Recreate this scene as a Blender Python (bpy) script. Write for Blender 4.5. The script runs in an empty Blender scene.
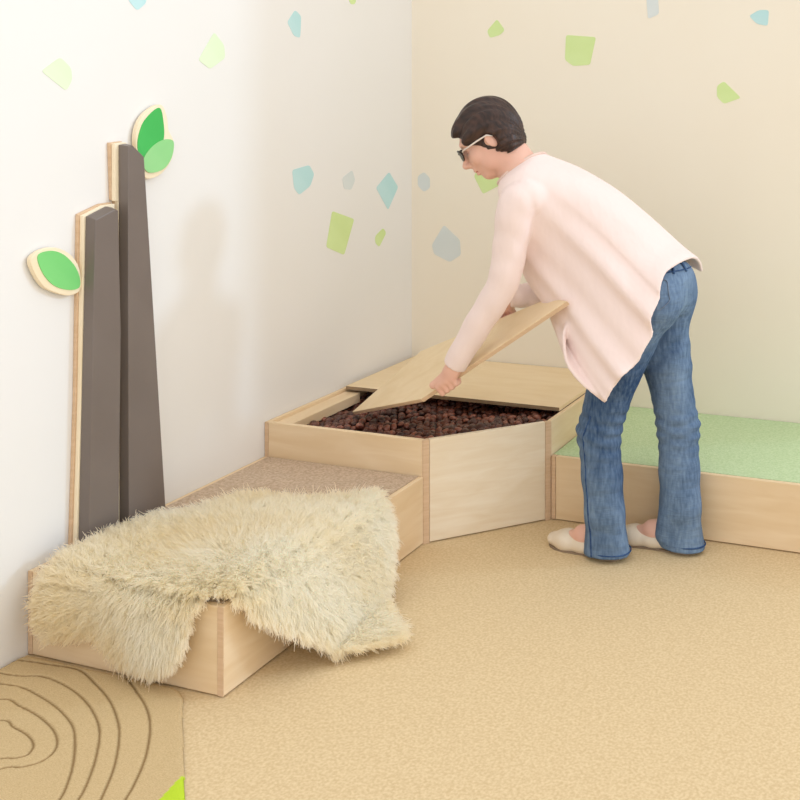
import bpy, bmesh, math, random
import numpy as np
from mathutils import Vector, Matrix

# ------------------------------------------------------------------ camera, world, sun, exposure
U = 0.88                                   # drawing unit -> metres
scene = bpy.context.scene
COL = scene.collection
YAW = -0.3183
cam_d = bpy.data.cameras.new('camera'); cam = bpy.data.objects.new('camera', cam_d); COL.objects.link(cam)
cam_d.sensor_width = 36.0; cam_d.lens = 1025.76 / 800 * 36.0
cam_d.shift_x = -259.43 / 800; cam_d.shift_y = -298.2 / 800
cam_d.clip_start = 0.05
cam.location = Vector((2.5633, -4.1318, 1.5389)) * U
cam.rotation_euler = (math.pi / 2, 0, -YAW)
scene.camera = cam

world = bpy.data.worlds.new('world'); scene.world = world; world.use_nodes = True
bg = world.node_tree.nodes['Background']
# daylight from the window side of the room (to the right and above) is stronger than from the far side
_N, _L = world.node_tree.nodes, world.node_tree.links
_tc = _N.new('ShaderNodeTexCoord'); _dp = _N.new('ShaderNodeVectorMath'); _dp.operation = 'DOT_PRODUCT'
_dp.inputs[1].default_value = (0.80, 0.22, 0.55)
_L.new(_tc.outputs['Generated'], _dp.inputs[0])
_mr = _N.new('ShaderNodeMapRange'); _mr.inputs['From Min'].default_value = -1; _mr.inputs['From Max'].default_value = 1
_mr.inputs['To Min'].default_value = 0.72; _mr.inputs['To Max'].default_value = 1.54
_L.new(_dp.outputs['Value'], _mr.inputs['Value']); _L.new(_mr.outputs['Result'], bg.inputs['Strength'])
bg.inputs['Color'].default_value = (1.0, 0.988, 0.970, 1)

def add_sun(direction, strength, angle, color):
    d = bpy.data.lights.new('sun', 'SUN'); d.energy = strength; d.angle = math.radians(angle); d.color = color
    o = bpy.data.objects.new('sun', d); COL.objects.link(o)
    o.rotation_euler = Vector(direction).to_track_quat('-Z', 'Y').to_euler()
    o.location = (4, 2, 4)
add_sun((-0.90, -0.42, -0.38), 0.66, 4.5, (0.52, 0.74, 1.0))
def add_area(loc, target, size, power, color):
    d = bpy.data.lights.new('window_light', 'AREA'); d.energy = power; d.size = size; d.color = color
    o = bpy.data.objects.new('window_light', d); COL.objects.link(o)
    o.location = Vector(loc) * U
    o.rotation_euler = (Vector(target) - Vector(loc)).to_track_quat('-Z', 'Y').to_euler()

vs = scene.view_settings
vs.view_transform = 'Standard'; vs.look = 'None'; vs.gamma = 1.0; vs.use_curve_mapping = False
vs.exposure = 0.0

# ------------------------------------------------------------------ helpers
random.seed(4); RNG = np.random.default_rng(7)
def lin(c):
    c = c / 255.0
    return c / 12.92 if c <= 0.04045 else ((c + 0.055) / 1.055) ** 2.4
def rgb(r, g, b): return (lin(r), lin(g), lin(b), 1.0)

def new_mat(name, color, rough=0.6, spec=0.3):
    m = bpy.data.materials.new(name); m.use_nodes = True
    b = m.node_tree.nodes['Principled BSDF']
    b.inputs['Base Color'].default_value = color; b.inputs['Roughness'].default_value = rough
    b.inputs['Specular IOR Level'].default_value = spec
    return m, m.node_tree.nodes, m.node_tree.links, b
def noise_mat(name, c1, c2, scale=8.0, stretch=(1, 1, 1), rough=0.6, detail=4.0, bump=0.0, spec=0.3, lo=0.35, hi=0.65, bscale=None, coord='Object', dist=0.0):
    m, N, L, b = new_mat(name, c1, rough, spec)
    tc = N.new('ShaderNodeTexCoord'); mp = N.new('ShaderNodeMapping'); mp.inputs['Scale'].default_value = stretch
    L.new(tc.outputs[coord], mp.inputs['Vector'])
    nz = N.new('ShaderNodeTexNoise'); nz.inputs['Scale'].default_value = scale; nz.inputs['Detail'].default_value = detail
    nz.inputs['Distortion'].default_value = dist
    L.new(mp.outputs['Vector'], nz.inputs['Vector'])
    r = N.new('ShaderNodeValToRGB'); r.color_ramp.elements[0].color = c1; r.color_ramp.elements[1].color = c2
    r.color_ramp.elements[0].position = lo; r.color_ramp.elements[1].position = hi
    L.new(nz.outputs['Fac'], r.inputs['Fac']); L.new(r.outputs['Color'], b.inputs['Base Color'])
    if bump:
        n2 = N.new('ShaderNodeTexNoise'); n2.inputs['Scale'].default_value = bscale or scale; n2.inputs['Detail'].default_value = 3
        L.new(mp.outputs['Vector'], n2.inputs['Vector'])
        bp = N.new('ShaderNodeBump'); bp.inputs['Strength'].default_value = bump; bp.inputs['Distance'].default_value = 0.01
        L.new(n2.outputs['Fac'], bp.inputs['Height']); L.new(bp.outputs['Normal'], b.inputs['Normal'])
    return m

def mesh_obj(name, verts, faces, mat, parent=None, origin=(0, 0, 0), smooth=False, world=True):
    """verts are drawing-unit world coordinates; origin is the thing's base."""
    og = np.array(origin, float)
    v = (np.asarray(verts, float) - og) * U
    me = bpy.data.meshes.new(name)
    me.from_pydata([tuple(p) for p in v], [], [tuple(int(i) for i in f) for f in faces]); me.update()
    if smooth: me.polygons.foreach_set('use_smooth', [True] * len(me.polygons))
    if mat: me.materials.append(mat)
    o = bpy.data.objects.new(name, me); COL.objects.link(o)
    if parent is None: o.location = og * U
    else:
        o.parent = parent
        o.location = og * U - BASE[parent.name]
    BASE[o.name] = og * U
    return o
BASE = {}
def empty(name, loc):
    o = bpy.data.objects.new(name, None); COL.objects.link(o); o.location = Vector(loc) * U
    o.empty_display_size = 0.05
    BASE[o.name] = np.array(loc, float) * U
    return o
def tag(o, label, cat, group=None, kind=None):
    if label: o['label'] = label
    if cat: o['category'] = cat
    if group: o['group'] = group
    if kind: o['kind'] = kind
    return o
def fix_normals(o):
    bm = bmesh.new(); bm.from_mesh(o.data); bmesh.ops.recalc_face_normals(bm, faces=bm.faces); bm.to_mesh(o.data); bm.free()
def bevel(o, w, seg=2):
    bm = bmesh.new(); bm.from_mesh(o.data); bmesh.ops.recalc_face_normals(bm, faces=bm.faces)
    ed = [e for e in bm.edges if len(e.link_faces) == 2 and e.calc_face_angle(0) > 0.3]
    bmesh.ops.bevel(bm, geom=ed, offset=w * U, segments=seg, profile=0.5, affect='EDGES', clamp_overlap=True)
    bm.to_mesh(o.data); bm.free()
def box(name, lo, hi, mat, parent=None, origin=None, bev=0.0015):
    (a, b, c), (d, e, f) = lo, hi
    v = [(a, b, c), (d, b, c), (d, e, c), (a, e, c), (a, b, f), (d, b, f), (d, e, f), (a, e, f)]
    q = [(0, 3, 2, 1), (4, 5, 6, 7), (0, 1, 5, 4), (1, 2, 6, 5), (2, 3, 7, 6), (3, 0, 4, 7)]
    og = origin if origin is not None else ((a + d) / 2, (b + e) / 2, c)
    o = mesh_obj(name, v, q, mat, parent, og)
    if bev: bevel(o, bev, 1)
    return o
def prism(name, poly, vec, mat, parent=None, origin=None, bev=0.001):
    """polygon of 3D points extruded by vec"""
    p = [np.array(q, float) for q in poly]; n = len(p); vec = np.array(vec, float)
    v = p + [q + vec for q in p]
    f = [tuple(range(n))[::-1], tuple(range(n, 2 * n))] + [(i, (i + 1) % n, n + (i + 1) % n, n + i) for i in range(n)]
    og = origin if origin is not None else np.mean(v, axis=0)
    o = mesh_obj(name, v, f, mat, parent, og); fix_normals(o)
    if bev: bevel(o, bev, 1)
    return o
def catmull(P, n, closed=False):
    P = np.array(P, float); m = len(P); out = []
    rng = range(m) if closed else range(m - 1)
    for i in rng:
        if closed: a, b, c, d = P[(i - 1) % m], P[i], P[(i + 1) % m], P[(i + 2) % m]
        else: a, b, c, d = P[max(i - 1, 0)], P[i], P[i + 1], P[min(i + 2, m - 1)]
        for k in range(n):
            t = k / n
            out.append(0.5 * ((2 * b) + (c - a) * t + (2 * a - 5 * b + 4 * c - d) * t * t + (3 * b - a - 3 * c + d) * t ** 3))
    if not closed: out.append(P[-1])
    return np.array(out)
def rounded(poly, r, seg=4):
    P = [np.array(p, float) for p in poly]; out = []
    for i in range(len(P)):
        a, b, c = P[i - 1], P[i], P[(i + 1) % len(P)]
        u = a - b; w = c - b; lu = np.linalg.norm(u); lw = np.linalg.norm(w)
        k = min(r, lu * .45, lw * .45); s = b + u / lu * k; e = b + w / lw * k
        for j in range(seg + 1):
            t = j / seg; out.append((1 - t) ** 2 * s + 2 * t * (1 - t) * b + t * t * e)
    return out
def tube(name, P, r, mat, parent, origin, seg=8):
    P = np.array(P, float); n = len(P); r = np.broadcast_to(np.array(r, float), (n,))
    V = []; F = []
    up = np.array([0.13, 0.31, 0.94])
    for i in range(n):
        t = P[min(i + 1, n - 1)] - P[max(i - 1, 0)]; t = t / (np.linalg.norm(t) + 1e-9)
        a = np.cross(t, up); a /= np.linalg.norm(a) + 1e-9; b = np.cross(t, a)
        for k in range(seg):
            th = 2 * math.pi * k / seg; V.append(P[i] + r[i] * (a * math.cos(th) + b * math.sin(th)))
    for i in range(n - 1):
        for k in range(seg): F.append((i * seg + k, i * seg + (k + 1) % seg, (i + 1) * seg + (k + 1) % seg, (i + 1) * seg + k))
    F.append(tuple(range(seg))[::-1]); F.append(tuple((n - 1) * seg + k for k in range(seg)))
    o = mesh_obj(name, V, F, mat, parent, origin, smooth=True); fix_normals(o); return o

# ------------------------------------------------------------------ materials
def wood_mat(name, c1, c2, stretch, rough=0.55):
    m = noise_mat(name, c1, c2, scale=1.6, stretch=stretch, rough=rough, detail=6, lo=0.3, hi=0.72, dist=0.6)
    return m
W1, W2 = rgb(235, 212, 178), rgb(224, 196, 156)
wood_x = wood_mat('birch_grain_x', W1, W2, (2.5, 18, 18))
wood_y = wood_mat('birch_grain_y', W1, W2, (18, 2.5, 18))
wood_d = wood_mat('birch_lit', rgb(238, 224, 200), rgb(229, 210, 180), (4, 4, 26))  # paler birch: the light falling on the diagonal face is put into the colour
wood_lid = wood_mat('birch_lid', rgb(236, 214, 178), rgb(228, 203, 162), (3.0, 12, 12), 0.5)
ply = wood_mat('ply_edge', rgb(220, 190, 158), rgb(206, 174, 140), (6, 6, 60), 0.7)
ply_shaded = wood_mat('ply_edge_shaded', rgb(170, 145, 115), rgb(140, 118, 92), (6, 6, 60), 0.7)  # darker copy of the ply edge, gap shade put into its colour
cork = noise_mat('cork_floor', rgb(204, 178, 136), rgb(221, 198, 158), scale=150, detail=8, rough=0.7, lo=0.34, hi=0.66, bump=0.03, bscale=200)
paint_l = noise_mat('white_wall_paint', rgb(233, 231, 228), rgb(232, 230, 226), scale=2, rough=0.85)
paint_b = noise_mat('cream_wall_paint', rgb(240, 232, 216), rgb(239, 230, 213), scale=2, rough=0.85)
carpet_m = noise_mat('taupe_carpet', rgb(186, 162, 138), rgb(212, 190, 166), scale=140, detail=3, rough=1.0, bump=0.5, bscale=220, spec=0.05)
green_m = noise_mat('green_carpet', rgb(184, 206, 158), rgb(201, 218, 178), scale=120, detail=3, rough=1.0, bump=0.4, bscale=220, spec=0.05)
green_dec = noise_mat('green_wall_paint', rgb(206, 226, 156), rgb(212, 231, 166), scale=6, rough=0.8)
blue_dec = noise_mat('aqua_wall_paint', rgb(182, 220, 222), rgb(192, 225, 227), scale=6, rough=0.8)
pale_green_dec = noise_mat('pale_green_wall_paint', rgb(220, 236, 200), rgb(224, 238, 206), scale=6, rough=0.8)
pale_blue_dec = noise_mat('pale_blue_wall_paint', rgb(212, 219, 218), rgb(216, 222, 221), scale=6, rough=0.8)
grey_vinyl = noise_mat('grey_vinyl', rgb(112, 101, 94), rgb(117, 106, 99), scale=5, rough=0.36, spec=.5, bump=0.03, bscale=300)
leaf_dark = noise_mat('dark_green_lacquer', rgb(64, 178, 84), rgb(72, 186, 92), scale=5, rough=0.5)
leaf_mid = noise_mat('mid_green_lacquer', rgb(118, 204, 116), rgb(128, 210, 124), scale=5, rough=0.5)
leaf_pale = noise_mat('pale_green_lacquer', rgb(142, 208, 136), rgb(152, 214, 144), scale=5, rough=0.5)
leaf_wood = noise_mat('leaf_birch', rgb(246, 232, 204), rgb(240, 222, 188), scale=4, rough=0.5)

# ------------------------------------------------------------------ structure
def struct(o): o['kind'] = 'structure'; return o
FX0, FX1, FY0 = -0.12, 4.2, -4.6
struct(box('floor', (FX0, FY0, -0.1), (FX1, 0.12, 0.0), cork, bev=0))
struct(box('wall_left', (-0.12, FY0, 0.0), (0.0, 0.12, 3.3), paint_l, bev=0))
struct(box('wall_back', (0.0, 0.0, 0.0), (2.3, 0.12, 3.3), paint_b, bev=0))

# ------------------------------------------------------------------ wall decals
def decal(pts, wall, mat, label):
    t = 0.001
    if wall == 'left': poly = [(0.0002, a, b) for a, b in pts]; vec = (t, 0, 0)
    else: poly = [(a, -0.0002, b) for a, b in pts]; vec = (0, -t, 0)
    poly = rounded(poly, 0.012, 4)
    o = prism('wall_decal', poly, vec, mat, bev=0)
    tag(o, label, 'wall decal', 'painted pebble shapes on the walls')
LW = [
 ([(-1.624,1.855),(-1.589,1.824),(-1.553,1.852),(-1.549,1.951),(-1.632,1.943)], blue_dec, 'light blue wall decal at the top edge above the grey tree trunks'),
 ([(-.873,1.842),(-.827,1.892),(-.791,1.871),(-.797,1.786),(-.833,1.791)], blue_dec, 'aqua wall decal high on the white wall, right of the pale green ones'),
 ([(-1.929,1.626),(-1.867,1.668),(-1.83,1.637),(-1.827,1.602),(-1.847,1.57)], pale_green_dec, 'pale green wall decal above the shorter trunk, leftmost of all'),
 ([(-1.33,1.68),(-1.256,1.779),(-1.208,1.737),(-1.203,1.692),(-1.275,1.651)], pale_green_dec, 'pale green wall decal up and right of the two-tone leaf'),
 ([(-.509,1.999),(-.418,2.005),(-.44,1.949),(-.47,1.945)], green_dec, 'tip of a green wall decal cut by the top edge near the corner'),
 ([(-.844,1.278),(-.742,1.291),(-.711,1.254),(-.736,1.208),(-.803,1.179),(-.833,1.208)], blue_dec, 'aqua wall decal with a rounded point, left of the blue diamond decal'),
 ([(-.529,1.225),(-.46,1.254),(-.439,1.21),(-.467,1.171),(-.516,1.179)], pale_blue_dec, 'small faint grey-blue wall decal between the two aqua ones'),
 ([(-.286,1.165),(-.186,1.228),(-.114,1.155),(-.194,1.06)], blue_dec, 'aqua diamond shaped wall decal beside the room corner'),
 ([(-.596,1.096),(-.446,1.047),(-.516,.906),(-.635,.955)], green_dec, 'large green four-sided wall decal on the white wall'),
 ([(-.293,.957),(-.232,.985),(-.209,.96),(-.263,.905),(-.293,.927)], green_dec, 'tiny green wall decal below the aqua diamond'),
]
BW = [
 ([(.033,1.198),(.065,1.217),(.096,1.19),(.096,1.144),(.065,1.125),(.033,1.152)], pale_blue_dec, 'small faint grey-blue wall decal on the cream wall next to the corner'),
 ([(.106,.884),(.168,.978),(.25,.913),(.255,.845),(.199,.81),(.117,.843)], pale_blue_dec, 'larger grey-blue wall decal left of the woman\'s sleeve'),
 ([(.321,1.204),(.367,1.124),(.452,1.167),(.511,1.209),(.452,1.279),(.352,1.254)], green_dec, 'green wall decal showing below the woman\'s chin'),
 ([(.387,1.857),(.437,1.909),(.476,1.859),(.452,1.837),(.402,1.825)], green_dec, 'small green wall decal high above the woman\'s head'),
 ([(.772,1.831),(.913,1.819),(.885,1.699),(.805,1.695),(.767,1.722)], green_dec, 'large square green wall decal on the cream wall above the woman\'s back'),
 ([(1.142,1.994),(1.195,1.992),(1.2,1.911),(1.151,1.891)], pale_blue_dec, 'faint grey-blue wall decal cut by the top edge on the cream wall'),
 ([(1.591,1.893),(1.633,1.916),(1.674,1.915),(1.67,1.85),(1.624,1.859)], blue_dec, 'aqua wall decal at the upper right of the cream wall'),
 ([(1.454,1.605),(1.484,1.625),(1.557,1.555),(1.484,1.53),(1.454,1.559)], green_dec, 'small green triangular wall decal right of the woman\'s back'),
]
for p, m, l in LW: decal(p, 'left', m, l)
for p, m, l in BW: decal(p, 'back', m, l)

# ------------------------------------------------------------------ platforms
WP, L1, YE, H1, H2 = 0.667, 1.0, -1.9707, 0.2345, 0.361
TK = 0.018; GAP = 0.004
low = tag(empty('carpeted_platform', (WP / 2, (YE - 1.0) / 2, 0)), 'low birch platform with taupe carpet top along the white wall, under the sheepskin', 'platform', 'birch floor platforms')
og = lambda: None
box('end_panel', (TK, YE, GAP), (WP - TK, YE + TK, H1), wood_x, low)
box('side_panel', (WP - TK, YE, GAP), (WP, -L1 - .002, H1), wood_y, low)
box('wall_panel', (0.002, YE, GAP), (TK, -L1 - .002, H1), wood_y, low)
box('edge_strip', (WP - TK, YE - .0008, GAP), (WP + .0004, YE, H1), ply, low, bev=0)
box('edge_strip', (0.002, YE - .0008, GAP), (TK, YE, H1), ply, low, bev=0)
box('shadow_gap_base', (0.02, YE + .008, 0), (WP - .008, -L1 - .004, 0.02), ply_shaded, low, bev=0)  # recessed base added to make the dark shadow line at the floor
box('carpet_top', (TK + .001, YE + TK + .001, H1 - .02), (WP - TK - .001, -L1 - .003, H1 + .001), carpet_m, low, bev=0)

grn = tag(empty('green_platform', (1.8, -WP / 2, 0)), 'low birch platform with a green carpet top along the cream wall, behind the woman', 'platform', 'birch floor platforms')
GX = 2.75
box('front_panel', (L1 + .002 + TK, -WP, GAP), (GX, -WP + TK, H1), wood_x, grn)
box('edge_strip', (L1 + .003, -WP - .0006, GAP), (L1 + TK + .001, -WP + TK, H1), ply, grn, bev=0)
box('end_panel', (GX - TK, -WP + TK + .001, GAP), (GX, -.003, H1), wood_y, grn)
box('shadow_gap_base', (L1 + .02, -WP + .008, 0), (GX - .01, -.01, 0.02), ply_shaded, grn, bev=0)  # same added base, for the shadow line under the front panel
box('carpet_top', (L1 + .004, -WP + TK + .001, H1 - .02), (GX - TK - .001, -.003, H1 + .001), green_m, grn, bev=0)

cb = tag(empty('corner_box', (0.5, -0.5, 0)), 'tall birch corner box with a diagonal front, open and filled with dark brown lumps', 'box')
box('front_panel', (TK, -L1, GAP), (WP - .006, -L1 + TK, H2), wood_x, cb)
box('wall_panel', (0.002, -L1, GAP), (TK, -.003, H2), wood_y, cb)
box('edge_strip', (0.002, -L1 - .0008, GAP), (TK, -L1, H2), ply, cb, bev=0)
box('side_panel', (L1 - TK, -WP + .006, GAP), (L1, -.003, H2), wood_y, cb)
box('back_panel', (TK, -.003 - TK, GAP), (L1 - TK, -.003, H2), wood_x, cb)
dv = np.array([1.0, 1.0, 0]) / math.sqrt(2); dn = np.array([1.0, -1.0, 0]) / math.sqrt(2)
A = np.array([WP, -L1, 0]); B = np.array([L1, -WP, 0])
def dpanel(name, s0, s1, out, th, mat):
    Ld = np.linalg.norm(B - A)
    p0 = A + dv * s0 + dn * out; p1 = A + dv * (Ld - s1) + dn * out
    q1 = p1 - dn * th; q0 = p0 - dn * th
    return prism(name, [p + np.array([0, 0, GAP]) for p in (p0, p1, q1, q0)], (0, 0, H2 - GAP), mat, cb)
dpanel('diagonal_panel', .022, .022, 0, TK, wood_d)
for s, e in ((0, 1), (1, 0)):
    pass
prism('corner_post', [tuple(A + dv * .021) + (), tuple(A), tuple(A + np.array([-.006, 0, 0])), tuple(A + np.array([-.006, TK, 0])), tuple(A + dv * .021 - dn * TK)], (0, 0, H2), ply, cb)
prism('corner_post', [tuple(B - dv * .021), tuple(B), tuple(B + np.array([0, .006, 0])), tuple(B + np.array([-TK, .006, 0])), tuple(B - dv * .021 - dn * TK)], (0, 0, H2), ply, cb)
box('inner_rail', (TK + .0005, -L1 + TK + .001, H2 - .05), (.088, -.53, H2 - .012), wood_y, cb)
prism('base_panel', [(TK + .001, -L1 + TK + .001, 0), (WP - .012, -L1 + TK + .001, 0), (L1 - TK - .001, -WP - .0, 0), (L1 - TK - .001, -.023, 0), (TK + .001, -.023, 0)], (0, 0, .03), ply_shaded, cb, bev=0)

# fixed rear cover lying on the box, its front edge over the opening
cov = box('box_cover', (0.030, -0.545, H2 + .0005), (L1 - TK - .002, -.004, H2 + .0145), wood_lid, bev=0)
cov.data.materials.append(ply_shaded)  # front face coloured darker for the shade at the opening
tag(cov, 'flat birch cover board lying on the rear half of the corner box', 'board')
for p in cov.data.polygons:
    if p.normal.y < -.9: p.material_index = 1

# held lid
P1, P5, P4, P3, P2 = map(np.array, ((.204, -.752, .345), (.658, -1.001, .505), (1.2, -.98, .875), (1.088, -.876, .859), (.427, -.621, .567)))
LN = np.array((-.499, -.427, .755)); LN /= np.linalg.norm(LN)
LID_T = 0.016
lid = prism('lifted_lid', [P1, P5, P4, P3, P2], -LN * LID_T, wood_lid, bev=0)
lid.data.materials.append(ply)
for p in lid.data.polygons:
    if abs(np.dot(p.normal, LN)) < .5: p.material_index = 1
bevel(lid, .0015, 1)
tag(lid, 'five-sided birch lid board lifted and tilted in the woman\'s hands', 'board')

# ------------------------------------------------------------------ chestnuts filling the box
nut_mats = [noise_mat('nut_brown', rgb(112, 64, 48), rgb(78, 42, 32), scale=30, rough=.42, spec=.5),
            noise_mat('nut_dark', rgb(82, 46, 36), rgb(56, 30, 24), scale=30, rough=.42, spec=.5),
            noise_mat('nut_red_highlight', rgb(156, 98, 78), rgb(106, 56, 44), scale=30, rough=.33, spec=.5)]  # redder lumps, lightened so the colour also carries pinkish highlights
def nut_mesh(seed, mat):
    bm = bmesh.new(); bmesh.ops.create_icosphere(bm, subdivisions=2, radius=1.0)
    rg = np.random.default_rng(seed); ks = rg.normal(size=(5, 3)) * 1.5; ph = rg.uniform(0, 6.3, 5)
    sc = np.array([1.0, rg.uniform(.75, .95), rg.uniform(.6, .8)])
    for v in bm.verts:
        p = np.array(v.co); f = 1 + .09 * sum(math.sin(k @ p + a) for k, a in zip(ks, ph))
        if p[2] < -.3: p[2] = -.3 + (p[2] + .3) * .4
        v.co = Vector(p * sc * f * 0.0170 * U)
    me = bpy.data.meshes.new('chestnut'); bm.to_mesh(me); bm.free()
    me.polygons.foreach_set('use_smooth', [True] * len(me.polygons)); me.materials.append(mat)
    return me
nut_meshes = [nut_mesh(i, nut_mats[i % 3]) for i in range(9)]
def in_box(x, y, m=0.016):
    return x > TK + m and x < L1 - TK - m and y > -L1 + TK + m and y < -.03 and (x - y) < (WP + L1) - .03 - m * 1.4
def fill_z(x, y): return 0.312 + .012 * math.sin(5 * x + 1) * math.cos(4 * y) + .012 * math.sin(11 * x - 7 * y)
cells = []
st = 0.0280
for j in range(60):
    for i in range(60):
        x = .02 + (i + .5 * (j % 2)) * st; y = -.99 + j * st * .88
        x += random.uniform(-.004, .004); y += random.uniform(-.004, .004)
        if y < -.30 and in_box(x, y) and not (x < .104 and fill_z(x, y) > 1): cells.append((x, y, fill_z(x, y) + random.uniform(-.008, .008)))
camp = np.array([2.5633, -4.1318, 1.5389])
def seen(c):
    """how openly a lump shows: in front of the cover edge, clear of the left rail and of the lid"""
    x, y, z = c
    d = camp - np.array(c)
    for zz, test in ((H2, lambda q: q[1] > -.545 or q[0] < .09),):
        t = (zz - z) / d[2]; q = np.array(c) + d * t
        if test(q): return False
    t = ((P1 - np.array(c)) @ LN) / (d @ LN)
    if t > 0:
        q = np.array(c) + d * t; inside = True; poly = [P1, P5, P4, P3, P2]; sg = None
        for k in range(5):
            a, b = poly[k], poly[(k + 1) % 5]; s = np.cross(b - a, q - a) @ LN
            if sg is None: sg = s > 0
            elif (s > 0) != sg: inside = False; break
        if inside: return False
    return True
vis = [c for c in cells if seen(c)]; hid = [c for c in cells if not seen(c)]
vis.sort(key=lambda c: np.linalg.norm(camp - np.array(c)))
rest = vis[300:] + hid
def nut_rot(): return (random.uniform(-.6, .6), random.uniform(-.6, .6), random.uniform(0, 6.28))
for k, c in enumerate(vis[:300]):
    o = bpy.data.objects.new('chestnut', nut_meshes[random.randrange(9)]); COL.objects.link(o)
    o.location = Vector(c) * U; o.rotation_euler = nut_rot(); s = random.uniform(.85, 1.2); o.scale = (s, s, s)
    tag(o, 'dark brown chestnut-like lump on top of the fill in the open corner box', 'chestnut', 'brown lumps filling the corner box')
V = []; F = []; MI = []
for c in rest:
    me = nut_meshes[random.randrange(9)]; R = Matrix.Rotation(random.uniform(0, 6.28), 3, 'Z') @ Matrix.Rotation(random.uniform(-.6, .6), 3, 'X')
    b = len(V)
    for v in me.vertices: V.append(tuple(np.array(R @ v.co) / U + np.array(c)))
    for p in me.polygons: F.append([b + i for i in p.vertices]); MI.append(nut_mats.index(me.materials[0]))
b = len(V); g = 0
bed = [(TK + .002, -L1 + TK + .002), (WP - .012, -L1 + TK + .002), (L1 - TK - .002, -WP), (L1 - TK - .002, -.024), (TK + .002, -.024)]
for z in (.031, .300): V += [(x, y, z) for x, y in bed]
F += [[b + 4 - i for i in range(5)], [b + 5 + i for i in range(5)]] + [[b + i, b + (i + 1) % 5, b + 5 + (i + 1) % 5, b + 5 + i] for i in range(5)]
MI += [1] * 7
o = mesh_obj('chestnut_fill', V, F, nut_mats[0], None, (.5, -.5, .031), smooth=True)
for m in nut_mats[1:]: o.data.materials.append(m)
o.data.polygons.foreach_set('material_index', MI)
tag(o, 'deep bed of dark brown chestnut-like lumps in the corner box, under the cover', 'chestnut fill', 'brown lumps filling the corner box', 'stuff')

# ------------------------------------------------------------------ tree trunk panels on the wall
def wall_panel(name, pts, x0, x1, mat, parent, bev=.001):
    return prism(name, [(x0, y, z) for y, z in pts], (x1 - x0, 0, 0), mat, parent, bev=bev)
def pad(name, pts, insets, x0, x1, x2, mat, parent):
    """upholstered pad: straight sides, then a chamfer (one inset per outline edge) up to the flat face"""
    P = np.array(pts, float); n = len(P); I = list(insets)
    ctr = P.mean(0); ln = []
    for i in range(n):
        a, b = P[i], P[(i + 1) % n]; d = (b - a) / np.linalg.norm(b - a); nn = np.array([-d[1], d[0]])
        if (ctr - a) @ nn < 0: nn = -nn
        ln.append((a + nn * I[i], d))
    Q = []
    for i in range(n):
        (p, d), (q, e) = ln[i - 1], ln[i]
        t = np.linalg.solve(np.c_[d, -e], q - p)[0]; Q.append(p + d * t)
    V = [(x0, y, z) for y, z in P] + [(x1, y, z) for y, z in P] + [(x2, y, z) for y, z in Q]
    F = [tuple(range(n))[::-1], tuple(range(2 * n, 3 * n))]
    for r in (0, n):
        F += [(r + i, r + (i + 1) % n, r + n + (i + 1) % n, r + n + i) for i in range(n)]
    o = mesh_obj(name, V, F, mat, parent, np.mean(V, axis=0)); fix_normals(o); bevel(o, .002, 2)
    return o
def leaf_shape(pts, n=6): return [tuple(p) for p in catmull([(a, b) for a, b in pts], n, True)]
ZB = H1 + .003
t1 = tag(empty('tree_trunk_panel', (0.0, -1.76, ZB)), 'shorter grey padded tree trunk with one round leaf on its left edge', 'wall panel', 'grey padded tree trunks on the white wall')
T1 = [(-1.830, ZB), (-1.804, 1.203), (-1.735, 1.226), (-1.714, 1.220), (-1.704, .85), (-1.712, ZB)]
T1b = [(-1.836, ZB), (-1.820, .668), (-1.810, 1.206), (-1.74, 1.229), (-1.699, 1.230), (-1.692, .85), (-1.703, ZB)]
wall_panel('backing_board', [(y - .006 if y < -1.75 else y, z + (.004 if z > 1 else 0)) for y, z in T1b], .0005, .011, ply, t1)
wall_panel('mounting_board', T1b, .0112, .026, leaf_wood, t1)
pad('pad', T1, (.004, .010, .008, .005, .005, .003), .0262, .034, .060, grey_vinyl, t1)
LF1 = [(-1.992,1.096),(-1.968,1.124),(-1.917,1.130),(-1.868,1.108),(-1.836,1.074),(-1.822,1.036),(-1.820,.990),(-1.855,.976),(-1.901,.990),(-1.955,1.025)]
def about(P, k, dy=0, dz=0):
    c = np.mean(P, axis=0); return [tuple(c + (np.array(p) - c) * k + (dy, dz)) for p in P]
LF1 = about(LF1, .95, .008)
lf = wall_panel('leaf', leaf_shape(LF1), .006, .022, leaf_wood, t1)
LG1 = [(-1.958,1.106),(-1.921,1.114),(-1.882,1.099),(-1.847,1.064),(-1.830,1.027),(-1.834,1.001),(-1.872,1.003),(-1.914,1.024),(-1.945,1.062)]
o = wall_panel('leaf_face', leaf_shape(about(LG1, 1.07, .004)), .0221, .0245, leaf_mid, lf, bev=0); o['label'] = 'mid green lacquered face of the round leaf'

t2 = tag(empty('tree_trunk_panel', (0.0, -1.6, ZB)), 'taller grey padded tree trunk with a two-tone green leaf at its top', 'wall panel', 'grey padded tree trunks on the white wall')
T2 = [(-1.682, ZB), (-1.686, 1.408), (-1.664, 1.411), (-1.616, 1.370), (-1.528, ZB)]
T2b = [(-1.686, ZB), (-1.686, 1.236), (-1.697, 1.238), (-1.698, 1.412), (-1.659, 1.415), (-1.618, 1.378), (-1.534, ZB)]
wall_panel('backing_board', [(y - .006 if y < -1.67 and z > 1.24 else y, z + (.003 if z > 1.2 else 0)) for y, z in T2b], .0005, .011, ply, t2)
wall_panel('mounting_board', T2b, .0112, .026, leaf_wood, t2)
pad('pad', T2, (.004, .004, .004, .005, .003), .0262, .034, .060, grey_vinyl, t2)
LF2 = [(-1.606,1.365),(-1.616,1.42),(-1.606,1.467),(-1.573,1.506),(-1.515,1.530),(-1.489,1.490),(-1.482,1.448),(-1.460,1.408),(-1.470,1.351),(-1.515,1.308),(-1.569,1.297),(-1.592,1.325)]
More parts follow.
